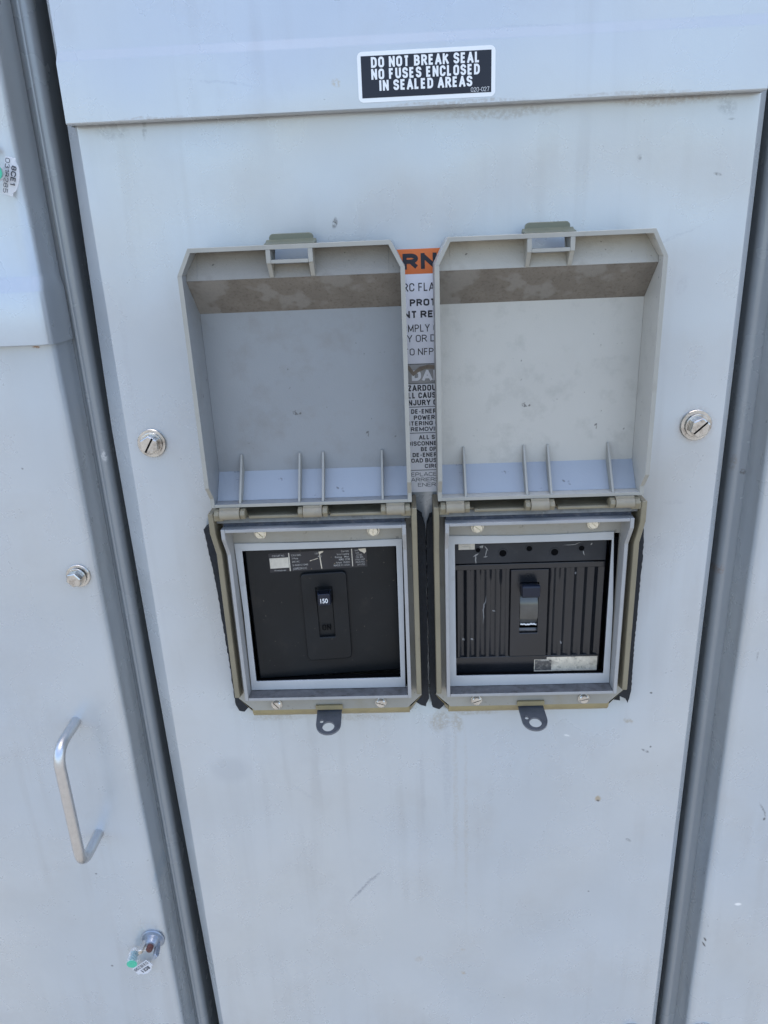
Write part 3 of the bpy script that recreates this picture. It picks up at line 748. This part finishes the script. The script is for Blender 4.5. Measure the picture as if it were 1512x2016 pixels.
    outl = [(-11.2, 12), (-11.2, 27)] + [(11.2*math.cos(R(a)), 28 + 11.2*math.sin(R(a))) for a in range(176, -1, -8)] + [(11.2, 27), (11.2, 12)]
    hole = [(5.4*math.cos(2*math.pi*k/n), 31 + 5.4*math.sin(2*math.pi*k/n)) for k in range(n)]
    small = [(-6.4 + 1.9*math.cos(2*math.pi*k/12), 25.2 + 1.9*math.sin(2*math.pi*k/12)) for k in range(12)]
    yaw = R(-5) if right else R(-1)
    def hp(p, dz):
        x = p[0]*math.cos(yaw) - (p[1]-12)*math.sin(yaw); h = 12 + p[0]*math.sin(yaw) + (p[1]-12)*math.cos(yaw)
        return P(hx + x, h, -187.6 - .24*(h-12) + dz)
    loops = []
    for dz in (0., -1.7):
        es = []
        for lp in (outl, hole, small):
            vs = [b.verts.new(hp(p, dz)) for p in lp]
            es += [b.edges.new((vs[i], vs[(i+1) % len(vs)])) for i in range(len(vs))]
            loops.append(vs)
        bmesh.ops.triangle_fill(b, use_beauty=True, use_dissolve=False, edges=es)
    for k in range(3):
        A, B = loops[k], loops[k+3]
        for i in range(len(A)): b.faces.new((A[i], A[(i+1) % len(A)], B[(i+1) % len(A)], B[i]))
    part("hasp", b, M_STEEL, sharp=30)
    b = bmesh.new(); box(b, (hx-12.2, hx+12.2), (12.05, 14.5), (-186.6, -182.0))
    part("hasp_bracket", b, M_YELLOW, bevel=.4)
    # --- gasket behind the base
    b = bmesh.new()
    if right: go = [(-83, -4), (-79, -7), (80, 0), (90, -10), (91.5, -40), (90.8, -150), (91.6, -172), (90, -186), (86, -184), (70, -175), (-70, -180), (-80, -192), (-86.4, -189), (-88.3, -176), (-88.4, -30), (-87.6, -12), (-85, -5)]
    else: go = [(-92, -8), (-95.5, -10), (-91, -60), (-88.5, -130), (-87.5, -182), (-85, -189), (-80, -190), (-70, -180), (70, -175), (82, -187), (86.5, -188), (89.2, -180), (89.7, -14), (87, -4), (80, 2)]
    fine = []
    for i, p in enumerate(go):
        q = go[(i+1) % len(go)]
        m_ = max(1, int(math.hypot(q[0]-p[0], q[1]-p[1])/2.5))
        for k in range(m_):
            fine.append((p[0]+(q[0]-p[0])*k/m_ + random.uniform(-.35, .35), p[1]+(q[1]-p[1])*k/m_ + random.uniform(-.35, .35)))
    cxm = sum(p[0] for p in fine)/len(fine)
    inn_g = []
    for p in fine:                       # inner edge of the gasket, hidden under the base
        inn_g.append((max(-74, min(74, p[0]*.8)), max(-169, min(-14, (p[1]+93)*.82-93))))
    ring(b, fine, inn_g, .1, 9.5)
    part("gasket", b, M_GASKET, bevel=2.6, seg=4, sharp=80)
    if right:
        for q in (((84, -178), (92, -186), (91, -193)), ((76, -188.5), (83, -183), (84, -190))):
            b = bmesh.new(); extr(b, q, .2, 4.5, 'xz'); part("gasket_scrap", b, M_GASKET, bevel=.5)
    # --- loose metal trim frame round the breaker
    b = bmesh.new()
    if right:
        ou = [(-71.2, -20.6), (-20, -22.0), (20, -22.0), (69.4, -20.8), (71.9, -90), (72.6, -165.2), (0, -165.4), (-71, -165.4), (-71.2, -90)]
        inn = [(-65.0, -28.4), (-20, -28.5), (20, -28.4), (64.2, -28.3), (64.4, -90), (64.7, -155.6), (0, -155.3), (-64.7, -155.0), (-64.9, -90)]
        ou = [(min(70.4, x) if x > 0 else x, z) for x, z in ou]
        ou = [(x-4.2 if (x > 60 and z > -30) else (x-1.5 if x > 60 and z > -100 else x), z) for x, z in ou]
    else:
        ou = [(-70.4, -22.0), (-20, -22.8), (20, -22.9), (70.2, -21.9), (69.6, -90), (68.6, -165.3), (0, -165.2), (-70.2, -165.2), (-69.2, -90)]
        inn = [(-64.4, -29.0), (-20, -28.8), (20, -28.6), (65.1, -28.3), (64.9, -90), (64.7, -155.3), (0, -155.8), (-65.0, -156.3), (-64.7, -90)]
    ring(b, ou, inn, 11.4, 13)
    part("trim_frame", b, M_TRIM, bevel=.35, sharp=25)
    # --- lid, folded up and back
    b = bmesh.new()
    HW = 79.2
    lw = [(8, 18), (36, 18), (36, 25.5), (46, 37.5), (46, 193), (8, 193)]
    for s in (-1, 1):
        extr(b, lw, s*HW, s*(HW-3.2), 'hz', mi=1)
        # chamfered corner and top wall
        q = [(s*HW, 193.05), (s*69.8, 210.9), (s*68.2, 208.1), (s*(HW-3.2), 193.05)]
        extr(b, q, 8, 45.95, 'xz', mi=1)
    box(b, (-69.7, 69.7), (20, 46), (207.9, 210.9), 1)
    box(b, (-HW+3.25, HW-3.25), (8, 35.95), (18, 20.6), 1)
    # stepped floor: lower facet, flat, dusty sloped facet, flange
    def floor(pts, x0, x1, mis, th=3.):
        pts2 = [(h-th, z) for h, z in reversed(pts)]
        extr(b, pts+pts2, x0, x1, 'hz', mis=mis+[0]*(len(pts)+2))
    XI = HW-3.25
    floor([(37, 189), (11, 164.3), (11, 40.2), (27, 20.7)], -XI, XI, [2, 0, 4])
    floor([(29, 207.8), (37, 189.05)], -68, -12.6, [3]); floor([(29, 207.8), (37, 189.05)], 12.6, 68, [3])
    for s in (-1, 1):
        fl = lambda z: 29 + 8*(207.8-z)/18.75
        ol = [(68.05, 207.8), (68.3, 207.8), (75.7, 193.6), (75.93, 189.05), (68.05, 189.05)]
        A = [b.verts.new(P(s*x, fl(z), z)) for x, z in ol]; B = [b.verts.new(P(s*x, fl(z)-3, z)) for x, z in ol]
        b.faces.new(A).material_index = 3; b.faces.new(B)
        for k in range(5): b.faces.new((A[k], A[(k+1) % 5], B[(k+1) % 5], B[k]))
    floor([(33.1, 198.2), (37, 189.05)], -12.55, 12.55, [3])
    bmesh.ops.recalc_face_normals(b, faces=b.faces[:])
    for f in b.faces:
        if f.material_index == 1 and abs(f.normal.y) < .6: f.material_index = 0
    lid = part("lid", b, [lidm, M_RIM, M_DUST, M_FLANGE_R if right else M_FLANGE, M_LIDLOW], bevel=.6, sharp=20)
    for x in ((-57.4, -9.9, 8.8, 56.0) if right else (-56.0, -9.2, 9.6, 56.5)):
        b = bmesh.new()
        extr(b, [(11.2, 54.5), (12.4, 54.5), (33.5, 24), (35.2, 20.65), (27.1, 20.8), (11.1, 40.2)], x-.85, x+.85, 'hz')
        part("rib", b, M_RIM, lid, bevel=.25)
    b = bmesh.new()
    w = 16.2
    for s in (-1, 1):
        extr(b, [(45.9, 207.85), (45.9, 198.8), (44.5, 198.6), (37.2, 189.2), (33.3, 198), (29.1, 207.85)], s*(w-3.2), s*w, 'hz')
    box(b, (-w+3.25, w-3.25), (31, 45.85), (198.7, 201.2))
    part("latch_box", b, M_RIM, lid, bevel=.3)
    b = bmesh.new()
    pr = [(x, z) for x, z in rrect(-w+.6, w-.6, 209, 218.2, 3)]
    extr(b, pr, 27, 30, 'xz')
    extr(b, [(27, 211), (44, 211), (40, 212), (33, 213), (30, 214.5)], -w-1.5, w+1.5, 'hz')
    part("latch_tab", b, M_TABOL, lid, bevel=.8)
    # --- hinge
    kn = ((18.4, 33), (84.1, 98.6), (149.1, 163.9)) if right else ((-159.8, -143.6), (-93.6, -78.4), (-28.3, -13.6))
    cc = RX if right else LX
    for a, c in kn:
        b = bmesh.new()
        lathe(b, [(4.3, 0), (4.3, c-a-.4)], (a-cx+.2, 36.5, 12.6), Vector((1, 0, 0)), n=24)
        box(b, (a-cx+.2, c-cx-.2), (30, 37.5), (13.2, 17.9))
        kb = part("hinge_knuckle", b, M_KNUCK, lid, bevel=.3)
        b = bmesh.new()
        for e0, e1 in ((a-cx-4.0, a-cx), (c-cx, c-cx+4.0)):
            extr(b, [(28, 7.4), (37.5, 8.5), (40.2, 12.6), (38.6, 15.6), (34, 16.8), (28, 12.7)], e0, e1, 'hz')
        part("hinge_bracket", b, M_OLIVE, bevel=.5)
    return t
make_enclosure(LX, "left grey flip-up enclosure with dull grey lid raised, around the breaker marked 150", M_LID, False)
make_enclosure(RX, "right grey flip-up enclosure with paler chalky lid raised, around the ribbed black breaker", M_LID_PALE, True)

# ------------------------------------------------------------------ left breaker: flat face, raised bezel, toggle marked 150
lb = thing("circuit_breaker", "smooth flat-faced black breaker with 150 toggle and black nameplate inside the left enclosure", "circuit breaker", P(-86.4, 0, -93), "circuit breakers")
lb.rotation_euler = (0, R(-.4), R(4.2))
def bl(b): bmesh.ops.translate(b, verts=b.verts[:], vec=-P(-86.4, 0, -93)); return b
b = bmesh.new(); box(b, (-151.0, -22.0), (-75, 2), (-157.2, -21)); obj("case", bl(b), M_BLACK, lb, bevel=1.2)
b = bmesh.new()
ring(b, rrect(-105.8, -66.2, -140, -54.6, 4, 6), rrect(-93.3, -79.7, -117, -68.2, .6, 6), 2.02, 5.2)
obj("bezel", bl(b), M_BLACK, lb, bevel=1.0, seg=3)
b = bmesh.new()
extr(b, [(2.05, -116.9), (2.4, -108), (4.6, -92), (5.2, -80), (2.05, -72)], -92.9, -80.2, 'hz')
bs = obj("toggle_slot", bl(b), M_BLACK, lb, sharp=50)
b = bmesh.new()
A = [(-92.6, 4.8, -71.2), (-80.3, 4.8, -71.2), (-80.3, 4.8, -83.6), (-92.6, 4.8, -83.6)]; B = [(-91.3, 17.5, -68.8), (-81.0, 17.5, -68.8), (-80.8, 16.4, -80.4), (-91.4, 16.4, -80.4)]
va = [b.verts.new(P(*p)) for p in A]; vb = [b.verts.new(P(*p)) for p in B]
b.faces.new(va); b.faces.new(vb)
for k in range(4): b.faces.new((va[k], va[(k+1) % 4], vb[(k+1) % 4], vb[k]))
tg = obj("toggle", bl(b), M_NAVY, lb, bevel=.8)
b = bmesh.new(); write_plain(b, "150", -89.4, -83.1, -77.2, 4.3, 17.7, bold=.015); obj("lettering", bl(b), M_WHITE, tg)
b = bmesh.new(); write(b, "ON", -90.6, -82.9, -110.8, 5.6, 3.9, bold=.01); obj("lettering", bl(b), M_VOID, bs)
b = bmesh.new(); box(b, (-131.2, -47.6), (2.06, 2.2), (-52.6, -35.0)); npl = obj("nameplate", bl(b), M_BLABEL, lb)
b = bmesh.new(); box(b, (-130.6, -114.6), (2.24, 2.3), (-48.9, -39.4)); obj("number_space", bl(b), M_STICK, npl)
b = bmesh.new()
box(b, (-114.3, -113.5), (2.24, 2.28), (-52.2, -35.4)); obj("divider", bl(b), M_STICK, npl)
b = bmesh.new(); box(b, (-60.6, -59.9), (2.24, 2.28), (-51.5, -35.2)); obj("divider", bl(b), M_STICK, npl)
b = bmesh.new()
T = [("CIRCUIT NO.", -128.1, -117.5, -38.3, 1.7), ("Westinghouse", -127.6, -117.4, -51.6, 1.3), ("CA3150K", -111.9, -103.6, -38.6, 1.7), ("3 Pole", -111.7, -106.4, -41.6, 1.6), ("240 AC", -111.7, -105.2, -44.6, 1.6), ("S-568761G45", -111.5, -98.4, -47.8, 1.6), ("JG&P220H21C", -111.5, -99.4, -51.2, 1.8),
     ("150 A", -91.6, -86.6, -38.2, 1.6), ("40°C", -89.4, -86, -40.9, 1.5), ("Current", -69.4, -62.9, -37.6, 1.7), ("Interrupting", -73.0, -62.7, -40.2, 1.6), ("Rating   Max.", -74.8, -62.5, -42.8, 1.6), ("RMS SYM", -71.6, -62.4, -45.3, 1.7), ("Amps. 10,000", -74.6, -62.4, -47.9, 1.6), ("MADE IN U.S.A.", -76.4, -62.3, -50.5, 1.7),
     ("UND.", -57.6, -54.2, -37.6, 1.4), ("LAB.", -57, -54, -39.8, 1.4), ("LISTED", -56.4, -51.6, -41.9, 1.5), ("CIR. BKR.", -57, -50.4, -44.0, 1.5), ("3 POLE UNIT", -57.8, -49.4, -46.2, 1.4), ("ISSUE NO.", -57.4, -49.6, -48.5, 1.5), ("LP-5723", -56, -49.8, -51.0, 1.5)]
for s, x0, x1, z, c_ in T: write_plain(b, s, x0, x1, z, c_, 2.27, bold=.005)
obj("lettering", bl(b), M_DINK, npl)
b = bmesh.new()
extr(b, [(-88.6, -36), (-84.2, -35.4), (-84.6, -36.6), (-87.4, -38), (-87.0, -44), (-86.4, -51.8), (-87.2, -52), (-87.9, -44), (-88.2, -38)], 2.24, 2.36, 'xz')
obj("peeled_patch", bl(b), M_WORNST, npl); b = bmesh.new()
extr(b, [(-54.6, -35.6), (-48.2, -35.4), (-48.0, -38.4), (-49.6, -40.2), (-51.2, -38.6), (-53.2, -37.6)], 2.24, 2.6, 'xz')
obj("peeled_patch", bl(b), M_WORNST, npl); b = bmesh.new()
extr(b, [(-96.5, -43.6), (-89.4, -41.7), (-89.3, -42.2), (-96.4, -44.2)], 2.24, 2.3, 'xz')
obj("peeled_patch", bl(b), M_WORNST, npl)

# ------------------------------------------------------------------ right breaker: ribbed face
rb = thing("circuit_breaker", "black ribbed-face breaker with glossy toggle and worn gold sticker inside the right enclosure", "circuit breaker", P(91, 0, -93), "circuit breakers")
def br(b): bmesh.ops.translate(b, verts=b.verts[:], vec=-P(91, 0, -93)); return b
b = bmesh.new(); box(b, (26.6, 154.8), (-75, -2), (-162, -20)); obj("case", br(b), M_BLACKR, rb, bevel=.8)
b = bmesh.new()
box(b, (26.8, 154.6), (-1.98, 3), (-50.9, -20.4))
ts = obj("terminal_cover", br(b), M_TERM, rb, bevel=.6)
for x, z, r in ((46.7, -38.3, 1.9), (67.7, -41.8, 2.9), (89.8, -38.2, 2.3), (111.2, -42.1, 2.9), (133.6, -39.1, 2.2)):
    b = bmesh.new(); lathe(b, [(r*1.5, 2.9), (r*1.42, 3.35), (r*1.12, 3.3), (r, 2.6)], (x, 0, z), n=24, cap=False)
    hr_ = obj("hole_rim", br(b), M_CHAR, ts, sharp=50)
    b = bmesh.new(); lathe(b, [(r*1.02, 3.06), (r*.9, 3.1), (0, 3.1)], (x, 0, z), n=24); obj("hole", br(b), M_VOID, ts)
b = bmesh.new()
box(b, (26.9, 154.5), (-1.95, 2.6), (-57.0, -51.9)); obj("face_band", br(b), M_BLACKR, rb, bevel=.4)
b = bmesh.new(); box(b, (26.9, 154.5), (-1.95, 2.2), (-161.8, -142.6))
obj("face_band", br(b), M_BLACKR, rb, bevel=.4)
for x0, x1, ph in ((27.0, 74.6, 27.9), (107.2, 154.4, 108.9)):
    b = bmesh.new()
    n = int((x1-x0)*2.2)
    pts = []
    for k in range(n+1):
        x = x0 + (x1-x0)*k/n
        w_ = math.cos(2*math.pi*(x-ph-1.6)/8.7)
        pts.append((x, 1.1 + 1.0*w_))
    extr(b, [(x0, -1.9)] + pts + [(x1, -1.9)], -142.5, -57.1, 'xh')
    obj("ribbed_cover", br(b), M_RIB, rb, sharp=50)
b = bmesh.new()
ring(b, rrect(74.9, 106.9, -142.0, -57.3, .8, 4), rrect(83.1, 98.9, -118.6, -69.6, .6, 4), -1.9, 3.6)
obj("bezel", br(b), M_BLACKR, rb, bevel=.5)
b = bmesh.new()
pts = [(-1.5, -118.5), (1.4, -118)]
for k in range(13):
    a = -50 + 100*k/12
    pts.append((-21 + 25*math.cos(R(a))*1.0, -97 + 25*math.sin(R(a))))
pts = [(max(-1.5, h), z) for h, z in pts] + [(-1.5, -72)]
extr(b, pts, 83.3, 98.7, 'hz'); bar = obj("toggle_barrel", br(b), M_GLOSS, rb, sharp=60)
b = bmesh.new()
extr(b, [(2, -70.4), (14.5, -66.6), (16.8, -67.6), (17, -76.8), (15.2, -78.2), (2, -81)], 82.9, 97.9, 'hz'); obj("toggle", br(b), M_NAVY, rb, bevel=.9)
b = bmesh.new()
n = 18
U = [(84 + 14*k/n, -110.3 + .35*math.sin(k*1.7) + .3*math.sin(k*.6)) for k in range(n+1)]; D = [(x, z - .7 - .5*math.sin(k*.9)**2) for k, (x, z) in enumerate(U)]
extr(b, U + D[::-1], 1.2, 2.3, 'xz'); obj("white_scuff", br(b), M_WHITE, rb)
b = bmesh.new(); write(b, "ON", 87.4, 94.0, -64.4, 3.4, 3.66, bold=.0); obj("lettering", br(b), M_BLACK, rb)
b = bmesh.new(); box(b, (30.3, 44.0), (3.05, 3.2), (-37.6, -31.2)); s1 = obj("paper_sticker", br(b), M_STICK, rb)
b = bmesh.new()
for z, x0, x1 in ((-33.2, 32, 41), (-34.8, 33, 40.5)):
    for k in range(9):
        x = x0 + (x1-x0)*k/9
        extr(b, [(x, z-.25*math.sin(k*2.2)), (x+.62, z+.2*math.sin(k*1.3)), (x+.62, z+.35+.2*math.sin(k*1.3)), (x, z+.3-.25*math.sin(k*2.2))], 3.24, 3.27, 'xz')
obj("scribble", br(b), M_FADED, s1)
b = bmesh.new(); box(b, (108.2, 153.0), (2.25, 2.4), (-161.5, -144.2)); box(b, (97.2, 108.1), (2.25, 2.4), (-161.5, -146.4)); s2 = obj("worn_sticker", br(b), M_WORNST, rb)
b = bmesh.new(); box(b, (97.8, 112.5), (2.44, 2.47), (-157.4, -146.8)); obj("scuffed_print", br(b), M_WORNDK, s2)
b = bmesh.new(); write_plain(b, "GENERAL", 102.6, 110.5, -147.9, 1.5, 2.52, bold=.02); box(b, (97.6, 113), (2.5, 2.53), (-158.6, -158.1)); obj("lettering", br(b), M_STICK, s2)
# ------------------------------------------------------------------ wire seals with clear tags
def tag_frame(ox, oh, oz, ang):
    d = Vector((math.cos(R(ang)), 0, math.sin(R(ang)))); u = Vector((-d.z, 0, d.x))
    return P(ox, oh, oz), d, u
def seal(label, cap_c, cap_axis, cap_r, length, tag_o, tag_ang, num, tw, wire, k_=1.):
    t = thing("wire_seal", label, "seal", P(*tag_o), "numbered wire seals")
    lo = loc_of(t)
    ax = Vector(cap_axis).normalized()
    b = bmesh.new(); lathe(b, [(cap_r, 0), (cap_r, length*.55), (cap_r*.92, length*.8), (cap_r*.6, length), (0, length)], cap_c, ax, n=28); obj("capsule", b, M_CLEAR, t, sharp=40, loc=lo)
    b = bmesh.new(); lathe(b, [(0, -.6), (cap_r*.93, -.6), (cap_r*.93, 1.0), (0, 1.0)], cap_c, ax, n=28); obj("green_cap", b, M_GREEN, t, sharp=40, loc=lo)
    b = bmesh.new(); lathe(b, [(cap_r*.62, 1.1), (cap_r*.62, length*.3), (cap_r*.75, length*.32), (cap_r*.75, length*.42), (cap_r*.5, length*.46), (cap_r*.5, length*.62), (cap_r*.72, length*.64), (cap_r*.72, length*.74), (0, length*.76)], cap_c, ax, n=24); obj("core", b, M_TEAL, t, sharp=40, loc=lo)
    o_, d, u = tag_frame(*tag_o, tag_ang)
    b = bmesh.new()
    hw = tw/2
    ol = [(x, y*k_) for x, y in [(-hw, -4.6), (hw, -4.6), (hw+.6, 3.0), (hw-1.8, 3.2)] + [(hw*.78*math.cos(R(a)), 3.2 + 3.6*math.sin(R(a))) for a in range(10, 171, 16)] + [(-hw+1.8, 3.2), (-hw-.6, 3.0)]]
    for thick, nm, sc in ((.9, "clear_tag", 1.),):
        n3 = d.cross(u)
        A = [b.verts.new(o_ + d*x*MM*sc + u*y*MM*sc + n3*0) for x, y in ol]; B = [b.verts.new(o_ + d*x*MM + u*y*MM - n3*-thick*MM) for x, y in ol]
        b.faces.new(A); b.faces.new(B)
        for k in range(len(A)): b.faces.new((A[k], A[(k+1) % len(A)], B[(k+1) % len(A)], B[k]))
    tg_ = obj("clear_tag", b, M_CLEARTAG, t, bevel=.2, sharp=40, loc=lo)
    # raised rim of the tag
    b = bmesh.new()
    for k in range(2, len(ol)-1):
        p, q = ol[k], ol[k+1]
        A3 = o_ + d*p[0]*MM + u*p[1]*MM; B3 = o_ + d*q[0]*MM + u*q[1]*MM
        A3 = (A3.x/MM, -A3.y/MM + .8, A3.z/MM); B3 = (B3.x/MM, -B3.y/MM + .8, B3.z/MM)
        tube(b, [A3, B3], .28, 6)
    obj("tag_rim", b, M_CLEARTAG, tg_, loc=None)
    b = bmesh.new()
    fr_ = (o_ + Vector((0, -1.3*MM, 0)), d, u)
    write(b, num, -hw+.8, hw-.8, -3.8*k_, 3.2*k_, 0, bold=.0, frame=fr_)
    write(b, "8CE1", -hw*.62, hw*.42, .8*k_, 3.6*k_, 0, bold=.02, frame=fr_)
    obj("lettering", b, M_INK, tg_)
    b = bmesh.new()
    tube(b, wire, .42, 8)
    obj("wire", b, M_ZINC, t, sharp=60, loc=lo)
seal("green capped wire seal low on the left door hanging from the wing nut", (-317.0, 19, -494), (-.08, 1, .12), 5.7, 16, (-312.0, 7, -513.5), 218, "0318298", 21.5,
     fillet([(-299, 14, -481), (-304, 15.5, -479), (-309, 13, -483), (-312, 12, -490), (-314, 10, -494), (-316, 8, -496)], 2, 4), 1.22)
seal("wire seal with clear tag at the left edge hanging from the upper cover", (-293.6, 21, 266.7), (-.1, 1, .1), 6.2, 9, (-288.0, 9, 264.5), -107, "0318285", 25.,
     fillet([(-297, 11, 283), (-300, 11, 280), (-304, 10, 274), (-305, 8, 270)], 2, 4))

# ------------------------------------------------------------------ render hints
S.render.engine = 'CYCLES'
